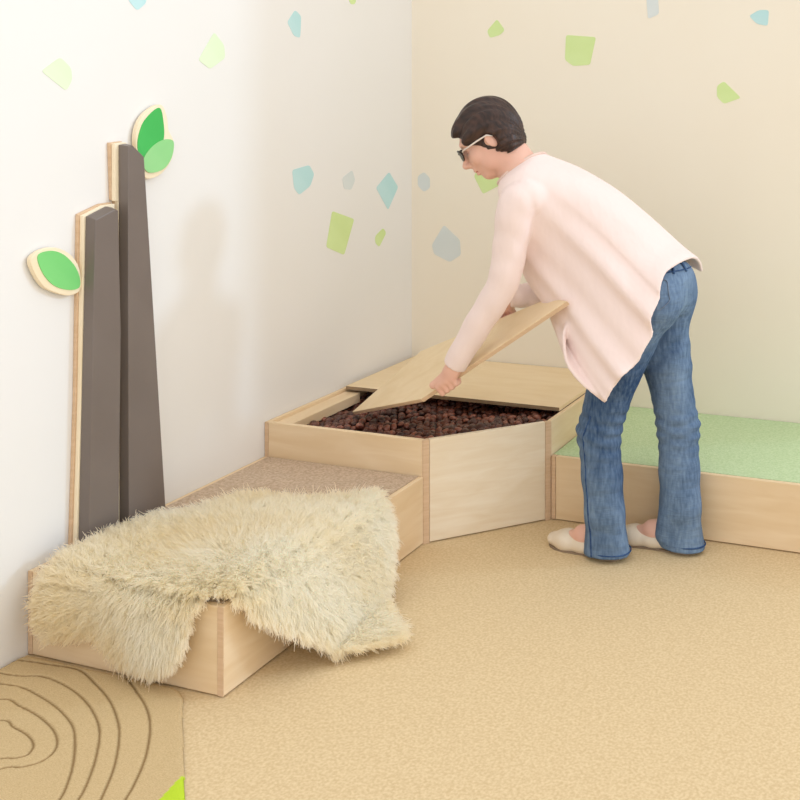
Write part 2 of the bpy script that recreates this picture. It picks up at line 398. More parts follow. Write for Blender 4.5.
lf = wall_panel('leaf', leaf_shape(LF2), .006, .022, leaf_wood, t2)
LD2 = [(-1.598,1.363),(-1.609,1.395),(-1.605,1.435),(-1.581,1.482),(-1.524,1.520),(-1.506,1.476),(-1.506,1.416),(-1.543,1.395),(-1.575,1.366)]
LL2 = [(-1.591,1.348),(-1.573,1.381),(-1.535,1.408),(-1.498,1.418),(-1.466,1.410),(-1.470,1.367),(-1.496,1.331),(-1.535,1.316),(-1.573,1.319)]
o = wall_panel('leaf_face', leaf_shape(LD2), .0221, .0240, leaf_dark, lf, bev=0); o['label'] = 'dark green pointed leaf face'
o = wall_panel('leaf_face', leaf_shape(LL2), .0241, .0262, leaf_pale, lf, bev=0); o['label'] = 'pale green leaf face overlapping the dark one'

# ------------------------------------------------------------------ rug with carved rings
RC = np.array([.19, -2.39])
R_out = [(.006,-1.984),(.47,-1.984),(.53,-1.984),(.575,-2.008),(.604,-2.044),(.884,-2.335),(1.06,-2.60),(1.0,-3.2),(.70,-3.75),(.006,-3.8)]
def rot45(dx, dy): return np.array([(dx - dy), (dx + dy)]) / math.sqrt(2)
rings_vis = [
 [(0.223,-2.235),(0.28,-2.245),(0.342,-2.259),(0.388,-2.283),(0.407,-2.314),(0.389,-2.334),(0.36,-2.346)],
 [(0.141,-2.169),(0.219,-2.175),(0.298,-2.192),(0.375,-2.22),(0.428,-2.253),(0.456,-2.287),(0.46,-2.323),(0.435,-2.352),(0.394,-2.374)],
 [(0.075,-2.115),(0.145,-2.11),(0.231,-2.127),(0.321,-2.154),(0.41,-2.195),(0.473,-2.244),(0.538,-2.308),(0.583,-2.363),(0.613,-2.411)],
 [(0.082,-2.073),(0.147,-2.055),(0.224,-2.063),(0.32,-2.091),(0.413,-2.136),(0.493,-2.192),(0.564,-2.268),(0.619,-2.341),(0.652,-2.398)],
 [(0.136,-2.003),(0.221,-2.001),(0.318,-2.039),(0.414,-2.086),(0.509,-2.152),(0.572,-2.211),(0.636,-2.286),(0.684,-2.358),(0.722,-2.426)],
 [(0.24,-1.954),(0.356,-1.986),(0.45,-2.034),(0.532,-2.085),(0.601,-2.145),(0.674,-2.232),(0.721,-2.307),(0.75,-2.366),(0.78,-2.439)]]
def close_ring(v, i):
    if i < 2:
        c = (.235, -2.33)                              # the unseen half mirrors the seen one
        return v + [(2 * c[0] - x, 2 * c[1] - y) for x, y in v]
    (x, y) = v[-1]; (fx, fy) = v[0]
    return v + [(x + .025, y - .08), (x + .01, y - .22), (x - .12, y - .40), (.15, y - .55), (-.25, y - .40), (-.45, -2.4), (-.32, fy - .10), (fx - .16, fy - .02)]
rings_pts = [close_ring(v, i) for i, v in enumerate(rings_vis)]
rings = [catmull(r, 24, True) for r in rings_pts]
gpoly = np.array([(.804,-2.245),(.95,-2.35),(1.2,-2.65),(1.1,-2.9),(.835,-2.40),(.823,-2.35)])
rug = None
def inside_poly(P, poly):
    x, y = P[:, 0], P[:, 1]; r = np.zeros(len(P), bool); n = len(poly)
    for i in range(n):
        x1, y1 = poly[i]; x2, y2 = poly[(i + 1) % n]
        c = ((y1 > y) != (y2 > y)) & (x < (x2 - x1) * (y - y1) / (y2 - y1 + 1e-12) + x1)
        r ^= c
    return r
def seg_dist(P, poly, closed=True):
    d = np.full(len(P), 9.0); n = len(poly)
    for i in range(n if closed else n - 1):
        a = np.array(poly[i]); b = np.array(poly[(i + 1) % n]); ab = b - a
        t = np.clip(((P - a) @ ab) / (ab @ ab + 1e-12), 0, 1)
        d = np.minimum(d, np.hypot(*(P - a - t[:, None] * ab).T))
    return d
def build_rug():
    out = np.array(rounded(R_out, .03, 5))
    h = .0035; xs = np.arange(0.0, 1.0, h); ys = np.arange(-2.75, -1.97, h)
    X, Y = np.meshgrid(xs, ys, indexing='ij'); P = np.c_[X.ravel(), Y.ravel()]
    # fine zone in view, then a coarse outer border made of the same outline
    ins = inside_poly(P, out); bd = seg_dist(P, out)
    # snap a thin rim of outside points to the outline
    keep = ins | (bd < h * .75)
    Z = np.full(len(P), .012)
    Z = np.where(bd < .012, .012 - .006 * (1 - np.clip(bd / .012, 0, 1)) ** 2, Z)
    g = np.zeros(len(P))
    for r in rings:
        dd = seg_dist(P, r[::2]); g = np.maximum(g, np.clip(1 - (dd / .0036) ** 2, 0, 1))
    gr = inside_poly(P, gpoly)
    Z = Z - .004 * g
    Z = np.where(ins, Z, .0005)
    idx = np.full(len(P), -1); idx[keep] = np.arange(keep.sum())
    I = idx.reshape(X.shape); a, b, c, d = I[:-1, :-1], I[1:, :-1], I[1:, 1:], I[:-1, 1:]
    ok = (a >= 0) & (b >= 0) & (c >= 0) & (d >= 0)
    F = np.c_[a[ok], b[ok], c[ok], d[ok]]
    V = np.c_[P[keep], Z[keep]]
    # outer part of the rug beyond the fine zone
    n0 = len(V); ext = [(.006, -3.8), (.70, -3.75), (1.0, -3.2), (1.05, -2.745), (.006, -2.745)]
    V = np.vstack([V, [(x, y, .0118) for x, y in ext]]); F = [tuple(f) for f in F] + [tuple(range(n0, n0 + 5))]
    m, N, L, b_ = new_mat('rug_wool', rgb(196, 166, 116), 1.0, .03)
    at = N.new('ShaderNodeAttribute'); at.attribute_name = 'pattern'
    tc = N.new('ShaderNodeTexCoord'); nz = N.new('ShaderNodeTexNoise'); nz.inputs['Scale'].default_value = 260; nz.inputs['Detail'].default_value = 4
    mp = N.new('ShaderNodeMapping'); mp.inputs['Scale'].default_value = (1, 2.2, 1); mp.inputs['Rotation'].default_value = (0, 0, .5)
    L.new(tc.outputs['Object'], mp.inputs['Vector']); L.new(mp.outputs['Vector'], nz.inputs['Vector'])
    r = N.new('ShaderNodeValToRGB'); r.color_ramp.elements[0].color = rgb(192, 166, 124); r.color_ramp.elements[1].color = rgb(208, 184, 142)
    r.color_ramp.elements[0].position = .35; r.color_ramp.elements[1].position = .65
    L.new(nz.outputs['Fac'], r.inputs['Fac'])
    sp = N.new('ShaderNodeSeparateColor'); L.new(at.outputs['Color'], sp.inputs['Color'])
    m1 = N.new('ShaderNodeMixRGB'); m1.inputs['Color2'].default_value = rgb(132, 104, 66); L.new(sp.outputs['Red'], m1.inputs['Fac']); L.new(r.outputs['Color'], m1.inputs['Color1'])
    m2 = N.new('ShaderNodeMixRGB'); m2.inputs['Color2'].default_value = rgb(186, 212, 60); L.new(sp.outputs['Green'], m2.inputs['Fac']); L.new(m1.outputs['Color'], m2.inputs['Color1'])
    L.new(m2.outputs['Color'], b_.inputs['Base Color'])
    bp = N.new('ShaderNodeBump'); bp.inputs['Strength'].default_value = .4; bp.inputs['Distance'].default_value = .004
    L.new(nz.outputs['Fac'], bp.inputs['Height']); L.new(bp.outputs['Normal'], b_.inputs['Normal'])
    o = mesh_obj('rug', V, F, m, None, (.45, -2.5, 0), smooth=True)
    ca = o.data.color_attributes.new('pattern', 'FLOAT_COLOR', 'POINT')
    col = np.zeros((len(V), 4), np.float32); col[:, 3] = 1; col[:keep.sum(), 0] = g[keep]; col[:keep.sum(), 1] = gr[keep]
    ca.data.foreach_set('color', col.ravel())
    tag(o, 'beige pile rug with carved tree-ring lines and a lime green corner, on the floor', 'rug')
build_rug()

# ------------------------------------------------------------------ sheepskin
SK = [(.075,-1.975),(.085,-1.85),(.085,-1.74),(.085,-1.66),(.10,-1.615),(.15,-1.585),(.20,-1.52),(.25,-1.43),(.33,-1.39),(.42,-1.38),(.5,-1.32),(.57,-1.24),(.62,-1.215),(.68,-1.24),
      (.75,-1.30),(.82,-1.37),(.89,-1.45),(.96,-1.52),(1.02,-1.57),(1.05,-1.62),(1.02,-1.67),(.96,-1.71),(.90,-1.745),(.84,-1.785),(.78,-1.85),(.71,-1.92),(.675,-1.955),
      (.64,-1.965),(.60,-1.995),(.585,-2.05),(.56,-2.11),(.50,-2.155),(.44,-2.17),(.37,-2.165),(.31,-2.15),(.26,-2.12),(.20,-2.13),(.13,-2.135),(.095,-2.10),(.075,-2.04)]
SKP = catmull(SK, 5, True)
def drape(P, lift=0.0):
    P = np.asarray(P, float); a, b = P[:, 0], P[:, 1]
    x = a.copy(); y = b.copy(); z = np.full(len(a), H1 + .014)
    da = np.maximum(a - WP + .005, 0); db = np.maximum(YE + .005 - b, 0)
    hang = H1 - .02
    fa = np.minimum(da, hang); ea = da - fa
    x = np.where(da > 0, WP - .005 + .018 * np.minimum(1, fa / .03) + .13 * (fa / hang) ** 1.3 + ea * .92, x)
    z = z - fa - np.minimum(db, 1) * .985
    y = np.where(db > 0, YE + .005 - .018 * np.minimum(1, db / .03) - .03 * np.minimum(db, .3), y)
    z = np.maximum(z, .012)
    # gentle rolls of the hide on the top
    z += np.where((da <= .0) & (db <= .0), np.clip((WP - a) / .05, 0, 1) * np.clip((b - YE) / .05, 0, 1) * .010 * (np.sin(9 * a + 3 * b) * np.cos(7 * b) + 1), 0)
    x += np.clip(da / .08, 0, 1) * .012 * (1 + np.sin(14 * b + 1))
    y -= np.clip(db / .08, 0, 1) * .010 * (1 + np.sin(15 * a))
    return np.c_[x, y, z]
def sheepskin():
    root = tag(empty('sheepskin', (.45, -1.75, H1 + .002)), 'fluffy cream sheepskin draped over the end corner of the taupe carpeted platform', 'sheepskin')
    h = .012; xs = np.arange(.05, 1.16, h); ys = np.arange(-2.2, -1.19, h)
    X, Y = np.meshgrid(xs, ys, indexing='ij'); P = np.c_[X.ravel(), Y.ravel()]
    bd = seg_dist(P, SKP); ins = inside_poly(P, SKP) & (bd > .012)
    idx = np.full(len(P), -1); idx[ins] = np.arange(ins.sum()); I = idx.reshape(X.shape)
    a, b, c, d = I[:-1, :-1], I[1:, :-1], I[1:, 1:], I[:-1, 1:]; ok = (a >= 0) & (b >= 0) & (c >= 0) & (d >= 0)
    hm = noise_mat('hide', rgb(240, 226, 190), rgb(246, 235, 205), scale=10, rough=.9)
    hd = mesh_obj('hide', drape(P[ins]), np.c_[a[ok], b[ok], c[ok], d[ok]], hm, root, (.45, -1.75, H1 + .002), smooth=True)
    # wool locks
    n = 170000
    C = np.c_[RNG.uniform(.05, 1.16, n * 3), RNG.uniform(-2.2, -1.19, n * 3)]
    bd = seg_dist(C, SKP); C = C[inside_poly(C, SKP) & (bd > .014)][:n]; n = len(C)
    e = 1e-3
    p0 = drape(C); pa = drape(C + [e, 0]); pb = drape(C + [0, e])
    nrm = np.cross(pa - p0, pb - p0); nrm /= np.linalg.norm(nrm, axis=1)[:, None] + 1e-12
    # lock centres
    m = 8500
    K = np.c_[RNG.uniform(.05, 1.16, m), RNG.uniform(-2.2, -1.19, m)]
    near = np.empty(n, int)
    for s in range(0, n, 2000):
        q = C[s:s + 2000]; near[s:s + 2000] = np.argmin(((q[:, None, :] - K[None]) ** 2).sum(2), axis=1)
    kc = K[near]
    # lock lean: flow field across the hide, down-hill on the hanging sides
    ang = 1.6 * np.sin(5 * K[:, 0] + 2) + 1.7 * np.cos(6 * K[:, 1]) + RNG.normal(0, .55, m)
    lean2 = np.c_[np.cos(ang), np.sin(ang)]
    # outward from the middle of the hide too
    mid = np.array([.48, -1.75]); ow = K - mid; ow /= np.linalg.norm(ow, axis=1)[:, None] + 1e-6
    lean2 = .55 * lean2 + .6 * ow
    ln = lean2[near]
    ta = pa - p0; tb = pb - p0; ta /= np.linalg.norm(ta, axis=1)[:, None] + 1e-9; tb /= np.linalg.norm(tb, axis=1)[:, None] + 1e-9
    tang = ta * ln[:, :1] + tb * ln[:, 1:]
    length = (.050 + RNG.normal(0, .007, n)) * (1 + RNG.normal(0, .10, m)[near])
    edge = np.clip(seg_dist(C, SKP) / .07, .0, 1); length *= .62 + .38 * edge
    hangs = ((C[:, 0] > WP + .02) | (C[:, 1] < YE - .02))
    jit = RNG.normal(0, .22, (n, 3)); tang = tang + jit
    up = np.where(hangs, .50, .70)
    pull = drape(C * .62 + kc * .38) - p0      # tip gathers to the lock
    pm = np.linalg.norm(pull, axis=1)[:, None]; pull = pull * np.minimum(1, .014 / (pm + 1e-9))
    k = 7; T = np.linspace(0, 1, k)
    pos = np.empty((n, k, 3)); ph = RNG.uniform(0, 6.28, m)[near] + RNG.normal(0, .35, n)
    side = np.cross(nrm, tang); side /= np.linalg.norm(side, axis=1)[:, None] + 1e-9
    for i, t in enumerate(T):
        q = p0 + nrm * (up * length * (t - .28 * t * t))[:, None] + tang * (length * .75 * t ** 1.5)[:, None] + pull * (.85 * t ** 1.2)
        q = q + side * (.0045 * np.sin(ph + 7.5 * t) * t)[:, None]
        q[:, 2] -= np.where(hangs, .012, .004) * t * t
        q[:, 2] = np.maximum(q[:, 2], .004); q[:, 0] = np.maximum(q[:, 0], .004)
        pos[:, i] = q
    wm = bpy.data.materials.new('wool'); wm.use_nodes = True; N, L = wm.node_tree.nodes, wm.node_tree.links
    N.remove(N['Principled BSDF'])
    hb = N.new('ShaderNodeBsdfHairPrincipled'); hb.parametrization = 'COLOR'
    hb.inputs['Roughness'].default_value = .45; hb.inputs['Radial Roughness'].default_value = .6; hb.inputs['Coat'].default_value = 0.0
    gi = N.new('ShaderNodeAttribute'); gi.attribute_name = 'tint'
    r = N.new('ShaderNodeValToRGB'); r.color_ramp.elements[0].color = rgb(246, 228, 184); r.color_ramp.elements[1].color = rgb(255, 251, 240)
    L.new(gi.outputs['Fac'], r.inputs['Fac'])
    hb.inputs['Color'].default_value = rgb(248, 220, 172)
    df = N.new('ShaderNodeBsdfDiffuse'); tr = N.new('ShaderNodeBsdfTranslucent'); L.new(r.outputs['Color'], df.inputs['Color']); L.new(r.outputs['Color'], tr.inputs['Color'])
    m1 = N.new('ShaderNodeMixShader'); m1.inputs[0].default_value = .5; L.new(df.outputs[0], m1.inputs[1]); L.new(tr.outputs[0], m1.inputs[2])
    m2 = N.new('ShaderNodeMixShader'); m2.inputs[0].default_value = .55; L.new(m1.outputs[0], m2.inputs[1]); L.new(hb.outputs[0], m2.inputs[2])
    L.new(m2.outputs[0], N['Material Output'].inputs['Surface'])
    hc = bpy.data.hair_curves.new('wool'); hc.add_curves([k] * n)
    base = np.array((.45, -1.75, H1 + .002))
    hc.position_data.foreach_set('vector', ((pos - base) * U).astype(np.float32).ravel())
    ra = hc.attributes.get('radius') or hc.attributes.new('radius', 'FLOAT', 'POINT')
    rad = np.tile(0.00085 * U * np.array([.7, .8, .95, 1.05, 1.1, 1.0, .5]), n).astype(np.float32)
    ra.data.foreach_set('value', rad)
    tn = hc.attributes.new('tint', 'FLOAT', 'CURVE')
    big = .5 + .32 * np.sin(9 * C[:, 0] + 2 * np.sin(6 * C[:, 1])) * np.cos(8 * C[:, 1] + 1) + RNG.normal(0, .10, m)[near] + RNG.normal(0, .08, n)
    big = np.where(C[:, 0] < .4, big - .02, big + .14)
    tn.data.foreach_set('value', np.clip(big, 0, 1).astype(np.float32))
    hc.materials.append(wm)
    wo = bpy.data.objects.new('wool', hc); COL.objects.link(wo); wo.parent = root; wo['kind'] = 'stuff'
sheepskin()

# ------------------------------------------------------------------ the woman: signed-distance bodies
def sdf_round(P, a, b, ra, rb, axis=None, flat=1.0):
    a = np.array(a, float); b = np.array(b, float)
    if axis is not None:
        ax = np.array(axis, float); ax /= np.linalg.norm(ax)
        s = (1.0 / flat - 1.0)
        P = P + (((P - a) @ ax) * s)[..., None] * ax
        b = b + ((b - a) @ ax) * s * ax
    ab = b - a; t = np.clip(((P - a) @ ab) / (ab @ ab + 1e-12), 0, 1)
    d = np.linalg.norm(P - a - t[..., None] * ab, axis=-1) - (ra + (rb - ra) * t)
    return d * min(1.0, flat)
def sdf_ell(P, c, r, R=None):
    q = P - np.array(c, float)
    if R is not None: q = q @ np.array(R)          # rows of R^T: columns of R are the local axes
    r = np.array(r, float)
    k0 = np.linalg.norm(q / r, axis=-1); k1 = np.linalg.norm(q / (r * r), axis=-1) + 1e-9
    return k0 * (k0 - 1) / k1
class Field:
    def __init__(s, lo, hi, h):
        s.lo = np.array(lo, float); s.h = h; s.n = np.ceil((np.array(hi) - s.lo) / h).astype(int) + 1
        s.D = np.full(s.n, 0.08, np.float32)
    def block(s, lo, hi):
        a = np.clip(np.floor((np.array(lo) - s.lo) / s.h).astype(int), 0, s.n - 1); b = np.clip(np.ceil((np.array(hi) - s.lo) / s.h).astype(int) + 1, 1, s.n)
        if np.any(b <= a): return None, None
        sl = tuple(slice(i, j) for i, j in zip(a, b))
        g = np.stack(np.meshgrid(*[s.lo[k] + s.h * np.arange(a[k], b[k]) for k in range(3)], indexing='ij'), -1)
        return sl, g
    def add(s, fn, lo, hi, k=.01, op='u'):
        m = k * 1.5 + .03
        sl, g = s.block(np.array(lo) - m, np.array(hi) + m)
        if sl is None: return
        d = fn(g); D = s.D[sl]
        if op == 'u':
            if k > 0:
                hh = np.clip(.5 + .5 * (D - d) / k, 0, 1); r = D + (d - D) * hh - k * hh * (1 - hh)
            else: r = np.minimum(D, d)
        elif op == 'i': r = np.maximum(D, d)
        else:
            if k > 0:
                hh = np.clip(.5 - .5 * (D + d) / k, 0, 1); r = D + (-d - D) * hh + k * hh * (1 - hh)
            else: r = np.maximum(D, -d)
        s.D[sl] = r
    def limb(s, pts, rad, k=.02, axis=None, flat=1.0):
        for i in range(len(pts) - 1):
            a, b = np.array(pts[i], float), np.array(pts[i + 1], float); m = max(rad[i], rad[i + 1]) * max(1, flat)
            s.add(lambda g: sdf_round(g, a, b, rad[i], rad[i + 1], axis, flat), np.minimum(a, b) - m, np.maximum(a, b) + m, k)
    def ell(s, c, r, R=None, k=.02, op='u'):
        m = max(r); c = np.array(c, float)
        s.add(lambda g: sdf_ell(g, c, r, R), c - m, c + m, k, op)
    def mesh(s):
        D = s.D; S = D < 0
        nx, ny, nz = np.array(D.shape) - 1
        cnt = np.zeros((nx, ny, nz), np.uint8)
        for i in (0, 1):
            for j in (0, 1):
                for k in (0, 1): cnt += S[i:nx + i, j:ny + j, k:nz + k]
        act = np.argwhere((cnt > 0) & (cnt < 8))
        idx = np.full((nx, ny, nz), -1, np.int64); idx[tuple(act.T)] = np.arange(len(act))
        cs = [np.array(c) for c in [(i, j, k) for i in (0, 1) for j in (0, 1) for k in (0, 1)]]
        val = {tuple(c): D[tuple((act + c).T)] for c in cs}
        acc = np.zeros((len(act), 3)); w = np.zeros(len(act))
        for c in cs:
            for ax in range(3):
                if c[ax] == 0:
                    c2 = c.copy(); c2[ax] = 1
                    v0, v1 = val[tuple(c)], val[tuple(c2)]; m = (v0 < 0) != (v1 < 0)
                    t = np.where(m, v0 / (v0 - v1 + 1e-12), 0)
                    p = np.tile(c.astype(float), (len(act), 1)); p[:, ax] += t
                    acc[m] += p[m]; w[m] += 1
        V = (act + acc / w[:, None]) * s.h + s.lo
        F = []
        for ax in range(3):
            u, v = (ax + 1) % 3, (ax + 2) % 3
            sl0 = [slice(None)] * 3; sl1 = [slice(None)] * 3; sl0[ax] = slice(0, -1); sl1[ax] = slice(1, None)
            e = np.argwhere(S[tuple(sl0)] != S[tuple(sl1)])
            ok = (e[:, u] > 0) & (e[:, v] > 0) & (e[:, u] < D.shape[u] - 1) & (e[:, v] < D.shape[v] - 1)
            e = e[ok]; flip = S[tuple(e.T)]
            eu = np.zeros(3, int); eu[u] = 1; ev = np.zeros(3, int); ev[v] = 1
            q = np.c_[idx[tuple((e - eu - ev).T)], idx[tuple((e - ev).T)], idx[tuple(e.T)], idx[tuple((e - eu).T)]]
            q = np.where(flip[:, None], q, q[:, ::-1]); F.append(q)
        return V, np.vstack(F)
def smooth_mesh(o, it=2, f=.5):
    bm = bmesh.new(); bm.from_mesh(o.data)
    for _ in range(it): bmesh.ops.smooth_vert(bm, verts=bm.verts, factor=f, use_axis_x=True, use_axis_y=True, use_axis_z=True)
    bmesh.ops.recalc_face_normals(bm, faces=bm.faces)
    bm.to_mesh(o.data); bm.free()
    o.data.polygons.foreach_set('use_smooth', [True] * len(o.data.polygons))

unit = lambda v: np.array(v, float) / np.linalg.norm(v)
# joints (drawing units)
HN, KN, AN = np.array((1.445, -.841, .862)), np.array((1.270, -.868, .412)), np.array((1.306, -.891, .087))
HF, KF, AF = np.array((1.446, -.690, .845)), np.array((1.504, -.708, .405)), np.array((1.532, -.768, .087))
SN, EN, WN = np.array((1.027, -.985, 1.211)), np.array((.975, -1.004, .926)), np.array((.802, -1.008, .650))
SF, EF = np.array((1.03, -.72, 1.20)), np.array((1.03, -.728, .845))
LATN = unit((-.13, -.99, 0))
E1 = unit(P4 - P5); O1 = np.cross(E1, LN); O1 = unit(O1)
if O1 @ (P1 - P5) > 0: O1 = -O1
E2 = unit(P3 - P2); O2 = -O1 if (-O1) @ (P2 - P1) > 0 else O1; O2 = unit(O2 - E2 * (O2 @ E2))
G1 = np.array((.765, -.995, .578)); G2 = np.array((.868, -.791, .762))
WF = G2 + O2 * .035 + LN * .05 + E2 * .055

skin_m, N, L, b_ = new_mat('skin', rgb(226, 172, 146), .5, .3)
b_.inputs['Subsurface Weight'].default_value = .12; b_.inputs['Subsurface Radius'].default_value = (.012, .005, .003); b_.inputs['Subsurface Scale'].default_value = .6
nz = N.new('ShaderNodeTexNoise'); nz.inputs['Scale'].default_value = 14
r = N.new('ShaderNodeValToRGB'); r.color_ramp.elements[0].color = rgb(222, 172, 152); r.color_ramp.elements[1].color = rgb(230, 186, 166)
tc = N.new('ShaderNodeTexCoord'); L.new(tc.outputs['Object'], nz.inputs['Vector']); L.new(nz.outputs['Fac'], r.inputs['Fac']); L.new(r.outputs['Color'], b_.inputs['Base Color'])

# head frame
HC = np.array((.879, -.897, 1.407)); HS = 1.13
hdir = unit((-.945, -.327, 0)); th = math.radians(32)
hf = unit(hdir * math.cos(th) + np.array((0, 0, -1)) * math.sin(th))
hl = unit(np.cross((0, 0, 1), hdir)); hu = unit(np.cross(hf, hl))
HR = np.c_[hf, hl, hu]                       # columns: forward, left, up
hp = lambda x, y, z: HC + HS * (hf * x + hl * y + hu * z)
def hell(F, c, r, k=.012, op='u', rot=None):
    R = HR if rot is None else HR @ rot
    F.ell(hp(*c), tuple(HS * q for q in r), R, k, op)
def rot_y(a):
    c, s = math.cos(a), math.sin(a); return np.array([[c, 0, s], [0, 1, 0], [-s, 0, c]])
def rot_z(a):
    c, s = math.cos(a), math.sin(a); return np.array([[c, -s, 0], [s, c, 0], [0, 0, 1]])

def hand(F, G, E, O, Nn, W, k=.006, thumb_sign=-1):
    """hand closed over the board edge at G: E along the edge, O away from the board, Nn board normal"""
    s = 1.0
    kn = [G + E * s * (-.033 + .021 * i) + O * s * .026 + Nn * s * (.012 - .003 * abs(i - 1.3)) for i in range(4)]
    pc = np.mean(kn, axis=0) * .45 + W * .55 + O * .004
    for i, q in enumerate(kn):
        F.limb([W + (q - np.mean(kn, axis=0)) * .5 + (pc - W) * .15, q], [.019 * s, .0115 * s], k * 2)
        l = (.9, 1.0, .97, .78)[i]
        m1 = q - Nn * .027 * s * l + O * .002 - E * .003
        m2 = m1 - O * .026 * s * l - Nn * .008 * s
        m3 = m2 - O * .017 * s * l + Nn * .004 * s
        F.limb([q, m1, m2, m3], [.0110 * s, .0098 * s, .0088 * s, .0078 * s], k * .5)
    F.limb([W, pc], [.024 * s, .028 * s], .012, O, .7)
    b0 = W * .55 + kn[0] * .45 + E * thumb_sign * .012
    b1 = G + E * thumb_sign * .050 * s + O * .012 + Nn * .022 * s
    b2 = G + E * thumb_sign * .056 * s - O * .016 * s + Nn * .013 * s
    b3 = G + E * thumb_sign * .054 * s - O * .036 * s + Nn * .0105 * s
    F.limb([b0, b1, b2, b3], [.017 * s, .0125 * s, .0108 * s, .009 * s], k)

def build_body(parent, origin):
    F = Field((.60, -1.16, 0.0), (1.66, -.50, 1.60), .0038)
    # skull and face
    hell(F, (-.008, 0, .040), (.092, .074, .086), .0)
    hell(F, (.030, 0, -.030), (.056, .058, .074), .03)
    hell(F, (.058, 0, -.083), (.026, .030, .022), .022)          # chin
    hell(F, (.064, 0, -.024), (.031, .036, .042), .02)            # middle of the face
    for s in (-1, 1):
        hell(F, (.012, s * .044, -.058), (.040, .016, .026), .025)   # jaw
        hell(F, (.062, s * .036, -.020), (.022, .020, .022), .02)    # cheek
        hell(F, (.079, s * .030, .010), (.016, .017, .011), .006, 'sub')  # eye socket
        hell(F, (.070, s * .030, .010), (.013, .0145, .011), .004)   # eyeball under the lid
        hell(F, (-.006, s * .073, -.004), (.015, .007, .024), .006, rot=rot_z(s * .35) @ rot_y(.25))   # ear
        hell(F, (-.004, s * .081, .000), (.009, .004, .016), .003, 'sub')
        hell(F, (.097, s * .010, -.034), (.009, .0065, .006), .006)   # nostril wing
    hell(F, (.078, 0, .032), (.018, .050, .012), .02)            # brow
    a, b = hp(.088, 0, .016), hp(.113, 0, -.028)
    F.limb([a, b, hp(.098, 0, -.038)], [.0075 * HS, .0085 * HS, .0065 * HS], .010)
    hell(F, (.090, 0, -.056), (.011, .021, .0055), .006)         # upper lip
    hell(F, (.087, 0, -.069), (.011, .018, .006), .006)          # lower lip
    hell(F, (.099, 0, -.0625), (.010, .022, .0018), .003, 'sub') # mouth line
    hell(F, (.078, 0, -.046), (.018, .026, .016), .012)          # between nose and lip
    # neck, shoulders, trunk (slimmer than the clothes)
    F.limb([hp(-.030, 0, -.030), (.960, -.872, 1.325), (1.01, -.855, 1.26)], [.062, .058, .065], .03)
    F.limb([(1.0, -.86, 1.26), (1.17, -.80, 1.09), (1.43, -.755, .90)], [.07, .07, .085], .05, LATN, 1.2)
    F.limb([(1.01, -.87, 1.25), SN], [.055, .050], .03); F.limb([(1.01, -.84, 1.25), SF], [.055, .050], .03)
    F.limb([SN, EN, WN], [.046, .039, .027], .02); F.limb([SF, EF, WF], [.046, .039, .027], .02)
    hand(F, G1, E1, O1, LN, WN)
    hand(F, G2, E2, O2, LN, WF)
    # legs and feet
    for H, K, A_, toe in ((HN, KN, AN, (1.118, -.862, .028)), (HF, KF, AF, (1.315, -.758, .028))):
        toe = np.array(toe)
        F.limb([H, K, A_], [.070, .048, .030], .03)
        d = toe - A_; d[2] = 0; d = unit(d)
        heel = np.array((A_[0], A_[1], .035)) - d * .02
        F.limb([A_, heel], [.030, .027], .015)
        F.limb([heel, A_ * .55 + toe * .45 + np.array((0, 0, -.012)), toe], [.028, .030, .020], .015)
        F.limb([A_, A_ * .5 + toe * .5 + np.array((0, 0, .006))], [.030, .026], .015)
    V, Q = F.mesh()
    o = mesh_obj('person', V, Q, skin_m, parent, origin, smooth=True); smooth_mesh(o, 1, .4)
    return o
PO = (1.40, -.78, 0.0)
person = build_body(None, PO)
tag(person, 'woman in pale pink tunic and flared blue jeans bending over to lift the lid', 'person')

